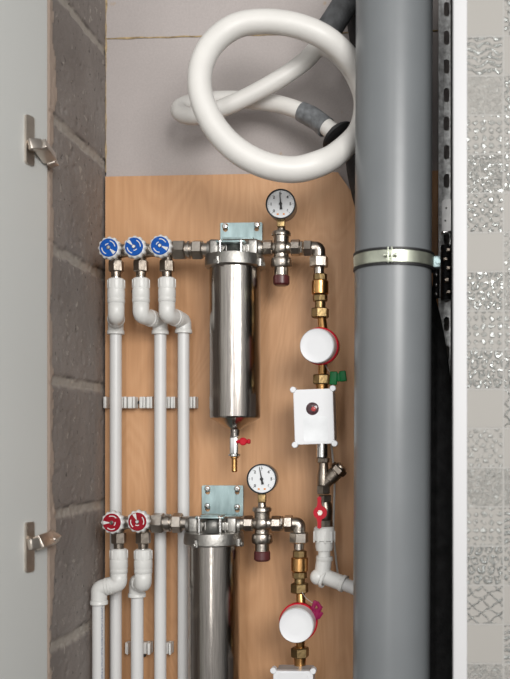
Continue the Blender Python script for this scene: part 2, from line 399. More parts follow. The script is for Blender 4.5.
# solid behind: side return and back
back = [bm.verts.new((XL-.12, y, z)) for y, z in ((YF, ZB), (YF, ZT), (.03, ZT), (.03, ZB))]
bm.verts.index_update()
nb = 4
bm.faces.new([r[0] for r in grid] + [back[1], back[0]]); bm.faces.new([r[-1] for r in grid][::-1] + [back[3], back[2]])
bm.faces.new(back); bm.faces.new(grid[-1] + [back[2], back[1]]); bm.faces.new(grid[0][::-1] + [back[0], back[3]])
am += [0]*nb; ap += [1]*nb; ck += [0]*nb
for f in bm.faces: f.smooth = True
me = bpy.data.meshes.new('wall_left'); bmesh.ops.recalc_face_normals(bm, faces=bm.faces); bm.to_mesh(me); bm.free()
for nm, val in (('mortar', am), ('plaster', ap), ('crack', ck)):
    a = me.attributes.new(nm, 'FLOAT', 'POINT'); a.data.foreach_set('value', val)
me.materials.append(M['concrete']); o = bpy.data.objects.new('wall_left', me); COL.objects.link(o); o['kind'] = 'structure'
# back wall: upper pale blocks with a tan glued joint
GX0 = at(106.2, 100, .014).x
bm = B(); zj = at(106, 38.5, .014).z
box(bm, Vector(((GX0+XR+.06)/2, .05, (zj+ZT)/2+.0006)), (XR+.06-GX0, .072, ZT-zj))
box(bm, Vector(((GX0+XR+.06)/2, .05, (zj+ZB)/2-.0016)), (XR+.06-GX0, .072, zj-ZB))
struct('wall_back', bm, 'gypsum')
bm = B(); P = []; R = []
for i in range(90):
    x = GX0 + (XR-GX0)*i/89; P.append(Vector((x, .0135, zj-.0005+.0012*noise.noise(Vector((x*40, 0, 0)))))); R.append(.0009+.0016*max(0, .3+noise.noise(Vector((x*26, 4, 0)))))
sweep(bm, P, R, 8)
struct('trim_2', bm, 'mortar')
bm = B(); P = []; R = []
for i in range(80):
    z = at(0, 172).z + (ZT-at(0, 172).z)*i/79; hi = 1 if z > zj-.02 else .55
    P.append(Vector((GX0-.0005, .0142, z))); R.append((.0007+.0036*max(0, .22+noise.noise(Vector((z*40, 2, 0)))))*hi)
sweep(bm, P, R, 8); struct('trim_3', bm, 'mortar')
# black sheet painted as the shade deep in the gap, right inner wall
bm = B(); box(bm, Vector(((XL+GX0)/2-.03, .095, (ZB+ZT)/2)), (.12, .01, ZT-ZB)); struct('gap_shade', bm, 'black')
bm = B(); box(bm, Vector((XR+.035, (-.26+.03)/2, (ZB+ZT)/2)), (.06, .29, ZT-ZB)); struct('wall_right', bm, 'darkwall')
# tiled wall face and the white trim
YT = -.29
TX0 = at(467, 300, YT).x; TX1 = at(600, 300, YT).x
tp = at(467, 76, YT).z - at(467, 386, YT).z; tp /= 8-0.08
zt = at(467, 37, YT).z + tp
bm = B(); box(bm, Vector(((TX0+TX1)/2, YT+.012, (ZB+ZT)/2)), (TX1-TX0, .024, ZT-ZB)); struct('wall_front', bm, tiles(zt, tp, at(503.5, 300, YT).x-tp))
bm = B(); tx = at(453.3, 300, YT-.004).x
box(bm, Vector(((tx+TX0)/2, YT+.012, (ZB+ZT)/2)), (TX0-tx, .032, ZT-ZB), bev=.001); struct('trim_1', bm, 'trim')
# floor of the room below
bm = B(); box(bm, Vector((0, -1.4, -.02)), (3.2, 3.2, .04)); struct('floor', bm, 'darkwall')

# ================================================================== plywood board
def wpoly(bm, pts, Y, th):
    Q = [(at(x, y, Y).x, at(x, y, Y).z) for x, y in pts]
    plate(bm, [Q], th, Matrix.Translation((0, Y+th/2, 0)) @ Matrix.Rotation(PI/2, 4, 'X'))
bm = B(); wpoly(bm, [(105, 780), (105.3, 176.6), (338, 172.2), (362, 207), (413, 207), (430, 170.5), (438.5, 170.4), (438.5, 780)], 0, .012)
tag(obj('plywood_board', bm, 'wood'), 'orange brown plywood backing board carrying the plumbing in the niche', 'board')

# ================================================================== open door on the left
hx = at(48.0, 300, YF-.012); ang = math.radians(103)
dv = Vector((math.cos(ang+PI/2*0)*0, 0, 0))
ddir = Vector((-math.sin(math.radians(17)), -math.cos(math.radians(17)), 0)); dn = Vector((-ddir.y*-1, 0, 0))
dn = Vector((math.cos(math.radians(17)), -math.sin(math.radians(17)), 0))        # inner face normal, into the niche view
door = thing('cabinet_door', (hx.x, hx.y, ZB), 'pale grey flat door standing open at the left edge of the niche', 'door')
rotd = Matrix((ddir, dn, UP)).transposed()
H0 = Vector((hx.x, hx.y, 0))
bm = B(); box(bm, H0 + ddir*.20 - dn*.010 + UP*((ZB+ZT)/2), (.40, .018, ZT-ZB), rotd, .0008); obj('door_panel', bm, 'door', door)
def hinge(py0, py1, arm):
    q = at(28.5, (py0+py1)/2, YF-.05)
    # point on the door face seen at that pixel
    d = (q-CAM); tt = (H0-dn*.001-CAM).dot(dn)/d.dot(dn); c = CAM+d*tt
    k = (c-CAM).dot(FW)/FPX
    h = (py1-py0)*k
    bm = B()
    Mp = Matrix((ddir, UP, dn)).transposed().to_4x4(); Mp.translation = c+dn*.0018
    plate(bm, [rrect(-.0085, -h/2, .0085, h/2, .0035)], .0034, Mp)
    hp = obj('hinge', bm, 'hinge', door)
    bm = B(); pts = [Vector((a.x, a.y, a.z)) for a in arm]
    for (p, q2, wd, th) in zip(pts, pts[1:], (.015, .019, .018), (.010, .014, .012)):
        dd = (q2-p); L = dd.length; u = dd.normalized(); s = u.cross(Vector((0, -1, 0))).normalized(); n = s.cross(u)
        box(bm, (p+q2)/2, (L+.003, wd, th), Matrix((u, s, n)).transposed(), .0012)
    obj('hinge_arm', bm, 'hinge', hp)
    bm = B(); lathe(bm, (pts[1]+pts[2])/2+Vector((0, -.006, 0)), (0, -1, 0), [(0, .003), (.002, .003), (.0028, .002)], 16); obj('hinge_screw', bm, 'chrome', hp)
    return c
hinge(116, 165, [at(30, 144.5, -.30), at(40, 145, -.29), at(49.5, 158, -.262), at(53, 161, -.248)])
hinge(522, 572, [at(30, 544.5, -.30), at(38, 543, -.29), at(49.5, 539, -.262), at(54.5, 536, -.248)])

# ================================================================== sewer pipe, clamp, rail
YS = -.195
def straight(name, mname, a, b, r, label, cat, seg=40, group=None):
    bm = B(); sweep(bm, [a, b], r, seg); return tag(obj(name, bm, mname), label, cat, group)
pa, pb = at(394.6, -70, YS), at(391.0, 750, YS)
RS = 38.4*sc(YS)
straight('drain_pipe', 'sewer', pa, pb, RS, 'thick grey plastic waste pipe running floor to ceiling at the right', 'pipe', 64)
cl = at(393.8, 263, YS)
t = thing('pipe_clamp', cl, 'rubber lined metal clamp ring round the thick grey waste pipe', 'pipe clamp')
bm = B(); hh = .0125
lathe(bm, cl-UP*hh, UP, [(0, RS+.0004), (.0005, RS+.0032), (.0035, RS+.0032), (.0040, RS+.0018), (2*hh-.004, RS+.0018), (2*hh-.0035, RS+.0032), (2*hh-.0005, RS+.0032), (2*hh, RS+.0004)], 64, cap=False); obj('rubber_liner', bm, 'black', t)
bm = B(); lathe(bm, cl-UP*(hh-.004), UP, [(0, RS+.0010), (.0004, RS+.0027), (2*hh-.0084, RS+.0027), (2*hh-.008, RS+.0010)], 64, cap=False); obj('metal_band', bm, 'zinc_gold', t)
bm = B(); f = cl+Vector((-.004, -RS-.003, 0))
for dx in (-.0026, .0026): box(bm, f+Vector((dx, -.003, 0)), (.0020, .009, .0215), None, .0006)
lathe(bm, f+Vector((-.009, -.003, 0)), (1, 0, 0), [(0, .0028), (.003, .0028), (.003, .0016), (.016, .0016), (.016, .0026), (.019, .0026)], 14)
obj('closing_lug', bm, 'zinc_gold', t)
bm = B(); g = cl+Vector((RS+.004, .0, 0)); box(bm, g+Vector((.001, 0, 0)), (.014, .016, .017), None, .0015)
lathe(bm, g+Vector((.004, -.011, 0)), (0, 1, 0), [(0, .0035), (.003, .0035), (.003, .002), (.02, .002)], 14); obj('side_lug', bm, 'zinc', t)
# slotted rail behind
YR = -.035
x0, x1 = at(438.6, 100, YR).x, at(457.2, 100, YR).x
sx = at(446.6, 100, YR).x
za, zb = ZB, ZT
loops = [[(x0, za), (x1, za), (x1, zb), (x0, zb)]]
for i in range(-3, 30):
    zc = at(446, 9.5+28.6*i, YR).z
    if za+.02 < zc < zb-.02: loops.append(rrect(sx-.0045, zc-.0115, sx+.0045, zc+.0115, .0043))
bm = B(); plate(bm, loops, .002, Matrix.Translation((0, YR, 0)) @ Matrix.Rotation(PI/2, 4, 'X'))
for xx in (x0+.001, x1-.001): box(bm, Vector((xx, YR+.0145, (za+zb)/2)), (.002, .029, zb-za))
M['rail'] = mat('galvanised_rail', (.62, .63, .63), .40, .45, 120, .4, .3, 200)
tag(obj('mounting_rail', bm, 'rail'), 'galvanised slotted metal rail standing behind the waste pipe', 'rail')
# bright angle bracket and bolt stack on the rail
p = at(447.5, 217, -.05)
t = thing('angle_bracket', p, 'shiny metal bracket with two small holes bolted on the slotted rail', 'bracket')
bm = B(); plate(bm, [rrect(-.0095, -.028, .011, .028, .006), circ(-.002, .014, .0017), circ(-.0035, -.006, .0017)], .003, WALLM(p)); obj('bracket_plate', bm, 'bright_zinc', t)
bm = B(); box(bm, p+Vector((0, -.012, -.029)), (.02, .028, .003), None, .001); obj('bracket_foot', bm, 'chrome', t)
bm = B()
p = at(444, 262, -.055); 
t = thing('anchor_bolt', p, 'dark threaded bolt with stacked nuts joining the clamp to the rail', 'bolt')
for i, (px, py, r) in enumerate(((448, 250, .005), (445, 259, .0042), (448, 268, .005), (446.5, 280, .0055), (448, 292, .0048))):
    bm = B(); hexn(bm, at(px, py, -.072)-Vector((.0025, 0, 0)), (1, 0, 0), .006, r*.8); obj('nut', bm, 'nickel_dark', t)
bm = B(); lathe(bm, at(446, 300, -.06), UP, [(0, .0085)] + [(.001+.0015*j, .0085 if j % 2 else .0078) for j in range(58)], 12); obj('threaded_rod', bm, 'black', t)
for py in (275, 285, 294):
    bm = B(); ball(bm, at(436.3, py, -.127), .0034); obj('bolt_head', bm, 'chrome', t)
bm = B(); lathe(bm, at(436.3, 298, -.118), UP, [(0, .005), (.045, .005)], 12); obj('rubber_sleeve', bm, 'black', t)

# ================================================================== foam lagged pipes
def tubething(name, m, pts, radii, label, cat, seg=28, k=8, group=None):
    P, R = catmull(pts, radii, k); bm = B(); sweep(bm, P, R, seg); return tag(obj(name, bm, m), label, cat, group)
Yb = -.065
pts = [(366, -60), (366, 0), (371, 40), (382, 80), (378, 118), (367, 150), (371, 185), (388, 230), (403, 290), (416, 350), (425, 440), (426, 560), (426, 760)]
rad = [.034]*7 + [.040, .046, .047, .047, .048, .048]; Yl = [-.036]*7 + [-.06] + [-.090]*5
tubething('lagged_pipe', 'foam', [at(x, y, z) for (x, y), z in zip(pts, Yl)], rad, 'black foam lagged pipe winding down behind the grey waste pipe', 'pipe', 32)
tubething('foam_sleeve', 'foam_grey', [at(x, y, -.094) for x, y in ((370, -45), (352, -8), (335, 20), (324, 36))], [.020]*4, 'dark grey foam sleeve slanting down behind the top of the white hose', 'pipe insulation')

# ================================================================== coiled hose
rp = [(321, 47, -.10), (341, 57, -.112), (357, 80, -.112), (364, 104, -.112), (358, 131, -.125), (338, 153, -.16), (318, 164, -.185), (292, 169.7, -.195), (262, 164, -.205), (234, 148, -.21), (213, 124, -.215),
      (201, 95, -.215), (201, 67, -.21), (213, 43, -.20), (236, 26, -.19), (265, 21.5, -.185), (296, 25.5, -.18), (324, 37, -.17), (345, 55, -.148), (360, 78, -.125), (368, 105, -.117)]
bp_ = [(334, 132.5, -.083), (318, 121, -.07), (300, 111, -.06), (278, 104, -.05), (250, 100.5, -.045), (222, 99.5, -.045), (196, 102, -.05), (181, 107, -.06), (181, 113.5, -.075), (196, 116, -.085), (220, 109, -.09), (250, 95.5, -.09), (280, 78.5, -.09), (304, 62, -.09)]
R0 = [.0137]*len(bp_) + [.0140] + [.0150]*2 + [.0160]*2 + [.0178] + [.0190]*4 + [.0183] + [.0176]*5 + [.0178] + [.018]*2 + [.017]*2
pts = [at(*q) for q in bp_+rp]
hose = thing('drain_hose', at(290, 178, -.19), 'cream white flexible hose coiled in a large loop at the top', 'hose')
P, R = catmull(pts, R0, 10); bm = B(); sweep(bm, P, R, 28); obj('hose_tube', bm, 'hose', hose)
P, R = catmull([at(x, y, z) for x, y, z in ((301, 111.5, -.061), (310, 116, -.065), (318, 121, -.07), (326, 127.5, -.075))], [.0158, .0166, .0162, .0166], 12)
R = [r*(1+.04*noise.noise(p*130)) for p, r in zip(P, R)]
bm = B(); sweep(bm, P, R, 28); obj('tape_wrap', bm, 'tape', hose)
q0, q1 = at(329, 127, -.078), at(345, 145, -.085)
bm = B(); dd = (q1-q0).normalized()
lathe(bm, at(334, 132, -.083), dd, [(0, .0155), (.004, .024), (.008, .0285), (.011, .0285), (.014, .024), (.016, .02)], 32)
tag(obj('rubber_socket', bm, 'black'), 'flared black rubber socket receiving the taped hose end beside the waste pipe', 'pipe socket')

# ================================================================== supply pipes (white polypropylene)
YP = -.030; YV = -.075
def vpipe(cx, y0, y1, Y, r, label, m='ppr', group=None, cxb=None):
    bm = B(); sweep(bm, [at(cx, y0, Y), at(cxb or cx, y1, Y)], r*sc(Y), 28)
    return tag(obj('water_pipe', bm, m), label, 'pipe', group)
vpipe(115.8, 328, 760, YP, 6.0, 'leftmost white vertical pipe below the first blue valve, beside the block wall')
vpipe(160.3, 328, 760, YP, 6.1, 'white vertical pipe running down below the middle blue valve')
vpipe(183.6, 328, 760, YP, 5.9, 'white vertical pipe just left of the upper steel filter, with tiny print')
def elbows(F, C1, C2, Bq, lab1, lab2, r=8.2):
    A, c1, c2, b = at(*F), at(*C1), at(*C2), at(*Bq)
    rr = r*sc((C1[2]+C2[2])/2)
    L = (c2-c1).length; mid = c1.lerp(c2, .52)
    # one fitting each: first bend, second bend
    for pp, lab, lip_end in (([A, c1, mid], lab1, 0), ([b, c2, mid], lab2, 1)):
        P = fillet(pp, .0085, 8)
        bm = B(); sweep(bm, P, rr if not lip_end else rr*.97, 28)
        s = (P[1]-P[0]).normalized(); lathe(bm, P[0], s, [(0, rr*1.0), (.0006, rr*1.07), (.006, rr*1.07), (.0068, rr*1.0)], 28, cap=False)
        e = (P[-2]-P[-1]).normalized()
        if L > .03: lathe(bm, P[-1], e, [(0, rr*.99), (.0005, rr*1.07), (.0045, rr*1.07), (.0052, rr*.99)], 28, cap=False)
        tag(obj('elbow_fitting', bm, 'ppr_warm', sharp=50), lab, 'pipe elbow')
def adapter(cx, y0, y1, Y, lab, r=8.6):
    t = thing('threaded_adapter', at(cx, y1, Y), lab, 'pipe adapter')
    h = y1-y0
    bm = B(); vl(bm, cx, Y, [(y0, r*.80), (y0+1, r*.95), (y0+h*.30, r), (y0+h*.45, r*1.0), (y0+h*.52, r*.97), (y0+h*.55, r*1.03), (y1-2.2, r*1.03), (y1-1.4, r*.98), (y1, r*.98)]); obj('adapter_body', bm, 'ppr_warm', t)
    bm = B()
    c = at(cx, 0, Y)
    for i in range(8):
        a = 2*PI*i/8+.2; z0, z1 = at(cx, y0+1.5, Y).z, at(cx, y0+h*.46, Y).z
        box(bm, Vector((c.x+math.cos(a)*r*.98*sc(Y), c.y+math.sin(a)*r*.98*sc(Y), (z0+z1)/2)), (.0016, .0028, z0-z1), Matrix.Rotation(a, 3, 'Z'), .0004)
    obj('grip_ribs', bm, 'ppr_warm', t)
    bm = B(); vl(bm, cx, Y, [(y0-6, r*.5), (y0+1, r*.5)]); obj('metal_insert', bm, 'chrome', t)
adapter(116.2, 278.5, 300, YV, 'white ribbed adapter under the first blue valve, beside the block wall')
adapter(141.0, 278, 299.5, YV, 'white ribbed adapter under the middle blue valve')
adapter(167.0, 277.5, 299, YV, 'white ribbed adapter under the blue valve nearest the filter')
elbows((116.2, 299, YV), (116.2, 316, YV), (115.8, 322, YP), (115.8, 334.5, YP), 'white elbow below the first blue valve adapter, turning back to the board', 'white elbow joining the leftmost pipe behind the first blue valve elbow')
elbows((141, 298.5, YV), (141, 315.5, YV), (160.3, 321, YP), (160.3, 334.5, YP), 'white elbow below the middle blue valve adapter, turning right', 'white elbow heading down on top of the middle vertical pipe')
elbows((167, 298, YV), (167, 315, YV), (183.6, 320.5, YP), (183.6, 333.5, YP), 'white elbow below the third blue valve adapter, turning right', 'white elbow heading down on top of the pipe nearest the filter')
# lower pair
adapter(118.8, 548.5, 569.5, YV, 'white ribbed adapter under the left red valve', 8.9)
adapter(143.2, 549, 570, YV, 'white ribbed adapter under the right red valve', 8.9)
elbows((118.8, 569, YV), (118.8, 584, YV), (99, 588, -.078), (99, 604.5, -.078), 'white elbow below the left red valve, turning left', 'white elbow at lower left above the printed pipe by the block wall', 8.4)
elbows((143.2, 569, YV), (143.2, 584.5, YV), (137, 581, -.045), (137, 597, -.045), 'white elbow below the right red valve adapter', 'white elbow set back above the short pipe under the right red valve', 8.4)
bm = B(); sweep(bm, [at(98.4, 602, -.078), at(98.4, 760, -.078)], 6.3*sc(-.078), 28)
tag(obj('water_pipe', bm, 'printed'), 'white pipe at the lower left against the block wall with blue printed lettering', 'pipe')
vpipe(137.2, 595, 760, -.045, 6.3, 'white vertical pipe below the right red valve at the bottom')

# pipe clips
def clips(row, y0, y1, xs, label, Y=-.004, screw=None):
    t = thing('pipe_clip_strip', at((xs[0][0]+xs[-1][1])/2, y1, Y), label, 'pipe clips')
    for a, b in xs:
        bm = B(); p0, p1 = at(a, y0, Y), at(b, y1, Y); n = max(1, round((b-a)/7)); wv = (p1.x-p0.x)/n
        box(bm, Vector(((p0.x+p1.x)/2, -.004, (p0.z+p1.z)/2)), (p1.x-p0.x, .007, p0.z-p1.z), None, .001)
        for k in range(n):
            box(bm, Vector((p0.x+(k+.30)*wv, -.010, (p0.z+p1.z)/2)), (wv*.50, .013, p0.z-p1.z), None, .0012)
            box(bm, Vector((p0.x+(k+.84)*wv, -.013, (p0.z+p1.z)/2)), (wv*.26, .018, p0.z-p1.z), None, .0008)
        obj('clip', bm, 'ppr_warm', t)
    if screw:
        bm = B(); q = at(screw[0], screw[1], -.009); lathe(bm, q, (0, -1, 0), [(0, .0022), (.0015, .003), (.0024, .002)], 12); obj('screw', bm, 'black', t)
clips(0, 397, 408.5, [(105.5, 109.5), (121, 138), (141, 155), (167, 177.5), (189.5, 198)], 'white pipe clips across the three vertical pipes beside the upper filter', screw=(139.6, 402.5))
clips(1, 641, 652.5, [(127, 131), (143.5, 153), (166.5, 173.5)], 'white pipe clips across the pipes at the bottom left', Y=-.004, screw=(144.8, 655))

# ================================================================== manifolds with hand wheels
def handwheel(par, px, py, m, rot, Y=-.113):
    c = at(px, py, Y); r = 11.6*sc(Y)
    hw = None
    bm = B(); n = 96; rings = []
    for t_, k in ((0.0, .86), (.002, .97), (.010, .99), (.0135, .93), (.0145, .82)):
        ring = []
        for i in range(n):
            a = 2*PI*i/n; lob = 1+.055*math.cos(12*a) if k > .85 else 1
            ring.append(bm.verts.new(c+Vector((math.cos(a)*r*k*lob, .014-t_, math.sin(a)*r*k*lob))))
        rings.append(ring)
    for a, b in zip(rings, rings[1:]): ring_faces(bm, a, b)
    bm.faces.new(rings[0][::-1]); bm.faces.new(rings[-1])
    hw = obj('handwheel', bm, 'white_rim', par, sharp=60)
    bm = B(); rd = r*.80; f = c+Vector((0, -.0004, 0))
    lathe(bm, f, (0, -1, 0), [(0, rd), (.0012, rd), (.0018, rd*.94)], 40); obj('wheel_disc', bm, m, hw, label=('blue' if m == 'blue' else 'red')+' disc')
    bm = B()
    for a0, a1, rr_ in ((rot+.9, rot+2.1, .78), (rot+3.9, rot+5.1, .78), (rot+2.3, rot+3.3, .46)):
        L = [(math.cos(a0+(a1-a0)*j/10)*rd*rr_, math.sin(a0+(a1-a0)*j/10)*rd*rr_) for j in range(11)]
        L += [(math.cos(a0+(a1-a0)*j/10)*rd*(rr_-.10), math.sin(a0+(a1-a0)*j/10)*rd*(rr_-.10)) for j in range(10, -1, -1)]
        plate(bm, [L], .0003, WALLM(f+Vector((0, -.0019, 0))))
    plate(bm, [[(math.cos(rot)*rd*.25-math.sin(rot)*.0007, math.sin(rot)*rd*.25+math.cos(rot)*.0007), (math.cos(rot+.22)*rd*.95, math.sin(rot+.22)*rd*.95), (math.cos(rot-.22)*rd*.95, math.sin(rot-.22)*rd*.95), (math.cos(rot)*rd*.25+math.sin(rot)*.0007, math.sin(rot)*rd*.25-math.cos(rot)*.0007)]], .0004, WALLM(f+Vector((0, -.0019, 0))))
    obj('printed_marks', bm, 'white_rim', hw)
    bm = B(); lathe(bm, f, (0, -1, 0), [(0, .0032), (.0026, .0032), (.0034, .0022)], 16); obj('centre_screw', bm, 'chrome', hw)
    return c
def manifold(cy, x0, x1, outs, wheels, m, label, nuts):
    z = at(x0, cy, YV).z
    t = thing('manifold', at((x0+x1)/2, cy+8, YV), label, 'valve manifold')
    bm = B(); prof = [(x0, 6.2), (x0+1, 7.4)]
    for ox in outs: prof += [(ox-9, 6.6), (ox-6, 7.4), (ox+6, 7.4), (ox+9, 6.6)]
    prof = [p for p in prof if p[0] < x1-1] + [(x1, 6.8)]
    prof.sort(); hl(bm, cy, YV, prof, z)
    obj('manifold_bar', bm, 'nickel', t)
    for ox, wq in zip(outs, wheels):
        bm = B(); c = at(ox, cy, YV); c.z = z
        lathe(bm, c, (at(wq[0], wq[1], -.10)-c), [(0, .010), (.014, .010), (.015, .0075), (.030, .0075)], 20)
        obj('valve_stem', bm, 'nickel', t)
        bm = B(); vl(bm, ox, YV, [(cy+4, 5.6), (cy+10, 5.6)]); vhex(bm, ox, YV, cy+9.5, cy+21, 7.7); vl(bm, ox, YV, [(cy+21, 5.2), (cy+26, 5.0)]); obj('outlet_nut', bm, 'nickel_dark', t)
        handwheel(t, wq[0], wq[1], m, wq[2])
    # union to the filter
    u = thing('union_coupling', at((nuts[0]+nuts[-1])/2, cy+9, YV), nuts_label[m], 'pipe coupling')
    a, b, c_, d, e = nuts
    bm = B(); hhex(bm, cy, YV, a, b, 10.4, z, ph=.15); obj('hex_nut', bm, 'nickel', u)
    bm = B(); hl(bm, cy, YV, [(b, 7.6), (b+2, 7.6), (b+2.2, 9.2), (c_-2.2, 9.2), (c_-2, 7.2), (c_, 7.2)], z, 12); obj('threaded_neck', bm, 'nickel', u)
    bm = B(); hhex(bm, cy, YV, c_, d, 10.2, z, ph=.3); obj('hex_nut', bm, 'nickel', u)
    bm = B(); hl(bm, cy, YV, [(d, 7.0), (e, 7.0)], z); obj('nipple', bm, 'nickel', u)
    return z
nuts_label = {'blue': 'nickel hex union between the blue valve manifold and the upper filter', 'dred': 'nickel hex union between the red valve manifold and the lower filter'}
manifold(251.0, 103.5, 173, [116.2, 141, 167], [(108.8, 247.7, -.75), (134.2, 246.8, 2.35), (160.2, 245.8, -.42)], 'blue', 'nickel manifold bar with three blue handwheels beside the block wall', (173.5, 186, 192.5, 203, 210))
manifold(522.5, 103.5, 151, [118.8, 143.2], [(112.0, 522.6, PI), (137.6, 521.6, 1.95)], 'dred', 'nickel manifold bar with two red handwheels at the lower left', (151.5, 164, 172.5, 182.5, 191))

# ================================================================== filters
def filt(cx, dy, dz, label, full):
    """dy: vertical shift of the whole unit in pixels from the upper one"""
    Y = YV; s = sc(Y); off = dy
    t = thing('water_filter', at(cx, 272+off, Y), label, 'water filter')
    R = 25.6; cx += .4
    bm = B()
    if full:
        prof = [(267, R), (416.5, R), (418, R-.6), (428.5, 6.8), (429.5, 5.2), (434, 4.6), (436, 4.6)]
    else:
        prof = [(267+off, R), (780, R)]
    vl(bm, cx, Y, prof, 96); obj('steel_canister', bm, 'steel', t, sharp=20)
    bm = B(); vl(bm, cx, Y, [(255.8+off, 26), (256.5+off, 29.4), (262+off, 30.2), (267.5+off, 30.2), (268.8+off, 28.2), (269+off, 25)], 72)
    for a in (-1.98, -.42, 1.1, 2.6):
        c = at(cx, 265.5+off, Y)+Vector((math.cos(a)*30*s, math.sin(a)*30*s, 0))
        lathe(bm, c+UP*.007, (0, 0, -1), [(0, .0035), (.001, .0052), (.012, .0052), (.013, .0035)], 16)
    co = obj('collar_ring', bm, 'cast', t, sharp=40)
    for a in (-1.98, -.42):
        c = at(cx, 267+off, Y)+Vector((math.cos(a)*33*s, math.sin(a)*33*s, 0))
        bm = B(); lathe(bm, c, (math.cos(a), math.sin(a), 0), [(0, .0042), (.0025, .0042), (.0034, .003)], 6); obj('bolt', bm, 'cast', co)
    # head casting
    bm = B(); z0, z1 = at(cx, 257+off, Y).z, at(cx, 242+off, Y).z
    vl(bm, cx, Y, [(242.5+off, 8), (243.5+off, 11), (248+off, 13), (253+off, 15), (257+off, 20)], 48)
    for sgn in (-1, 1):
        c = at(cx, 249+off, Y)+Vector((sgn*19.5*s, 0, 0)); box(bm, c, (11*s, .034, 16.5*s), None, .004)
    box(bm, at(cx, 250+off, Y), (36*s, .034, 11*s), None, .004)
    hl(bm, 249.5+off, Y, [(cx-27, 8.4), (cx-24, 9.0), (cx+24, 9.0), (cx+27, 8.4)])
    for dx in (-12.2, -8, 6.3, 12): box(bm, at(cx+dx, 252+off, Y-.015), (.0022, .014, 12*s), None, .0008)
    obj('head_casting', bm, 'cast', t, sharp=40)
    # strap with two bolts
    bm = B(); pp = at(cx-3.9, 242.0+off, Y-.024)
    box(bm, pp, (29*s, .014, .0032), None, .0012)
    box(bm, pp+Vector((.001, .016, .0022)), (22*s, .035, .0035), None, .0015)
    st = obj('holding_strap', bm, 'zinc', t)
    for dx in (-14.8, 6.2):
        bm = B(); q = at(cx+dx, 240.3+off, Y-.027); lathe(bm, q, (0, 0, -1), [(0, .003), (.001, .0045), (.0035, .0045), (.0035, .0024), (.026, .0024)], 16); obj('strap_bolt', bm, 'chrome', t)
    return t
f1 = filt(234.6, 0, 0, 'upper stainless steel water filter canister with a drain cock below it', True)
f2 = filt(213.6, 275.5, 0, 'lower stainless steel water filter canister cut off by the bottom edge', False)
# drain cock
Y = YV
t = thing('drain_cock', at(234.4, 472, Y), 'small chrome drain cock with red lever and brass spout under the upper filter', 'valve')
bm = B(); vhex(bm, 234.4, Y, 434, 438, 4.6); box(bm, at(234.6, 445.7, Y), (.0135, .017, .0285), None, .0025); vl(bm, 234.4, Y, [(454, 6.2), (456, 6.2), (457, 4)]); obj('valve_body', bm, 'chrome', t)
bm = B(); vl(bm, 234.4, Y, [(456, 4.2), (458, 4.2)] + [(458+i*1.6, (2.6 if i % 2 else 3.1)) for i in range(9)] + [(472, 2.2)], 20); obj('barbed_spout', bm, 'brass', t, sharp=50)
bm = B(); c = at(242, 441.5, Y-.012)
box(bm, c, (.019, .006, .006), None, .002); lathe(bm, c+Vector((.002, .002, 0)), (0, -1, 0), [(0, .0062), (.005, .0062), (.006, .005)], 20); box(bm, c+Vector((.011, 0, 0)), (.005, .008, .0075), None, .0018); obj('lever', bm, 'red', t)

# wall brackets
def bracket(x0, y0, x1, y1, screws, holes, label):
    Yq = -.0035; c = at((x0+x1)/2, (y0+y1)/2, Yq)
    t = thing('wall_bracket', at((x0+x1)/2, y1, 0), label, 'bracket')
    f = lambda x, y: ((at(x, y, Yq)-c).x, (at(x, y, Yq)-c).z)
    a, b = f(x0, y1), f(x1, y0)
    loops = [rrect(a[0], a[1], b[0], b[1], .002)]
    for h in holes:
        q = f(*h); loops.append(circ(q[0], q[1], .0042, 16))
    bm = B(); plate(bm, loops, .003, WALLM(c)); 
    p = at((x0+x1)/2, y1, 0); box(bm, Vector((c.x, -.02, at(x0, y1-1.5, Yq).z)), ((b[0]-a[0])*.72, .032, .003), None, .0008)
    obj('bracket_plate', bm, 'zinc', t)
    for q in screws:
        bm = B(); lathe(bm, at(q[0], q[1], -.005), (0, -1, 0), [(0, .0052), (.0008, .0052), (.0030, .0036), (.0034, .0018), (.0018, .0012)], 20); obj('screw', bm, 'chrome', t)
bracket(220.5, 222.5, 262.3, 244, [(225.2, 226.2), (257, 224.8)], [(225.5, 229.5), (256.8, 229)], 'zinc wall bracket with two screws above the upper filter')
bracket(202, 485.5, 243.3, 516, [(207.5, 488.8), (237.2, 488.8), (207.5, 506), (237.2, 507)], [(207.8, 492), (237.4, 492), (207.8, 509), (237.4, 510)], 'zinc wall bracket with four screws above the lower filter')

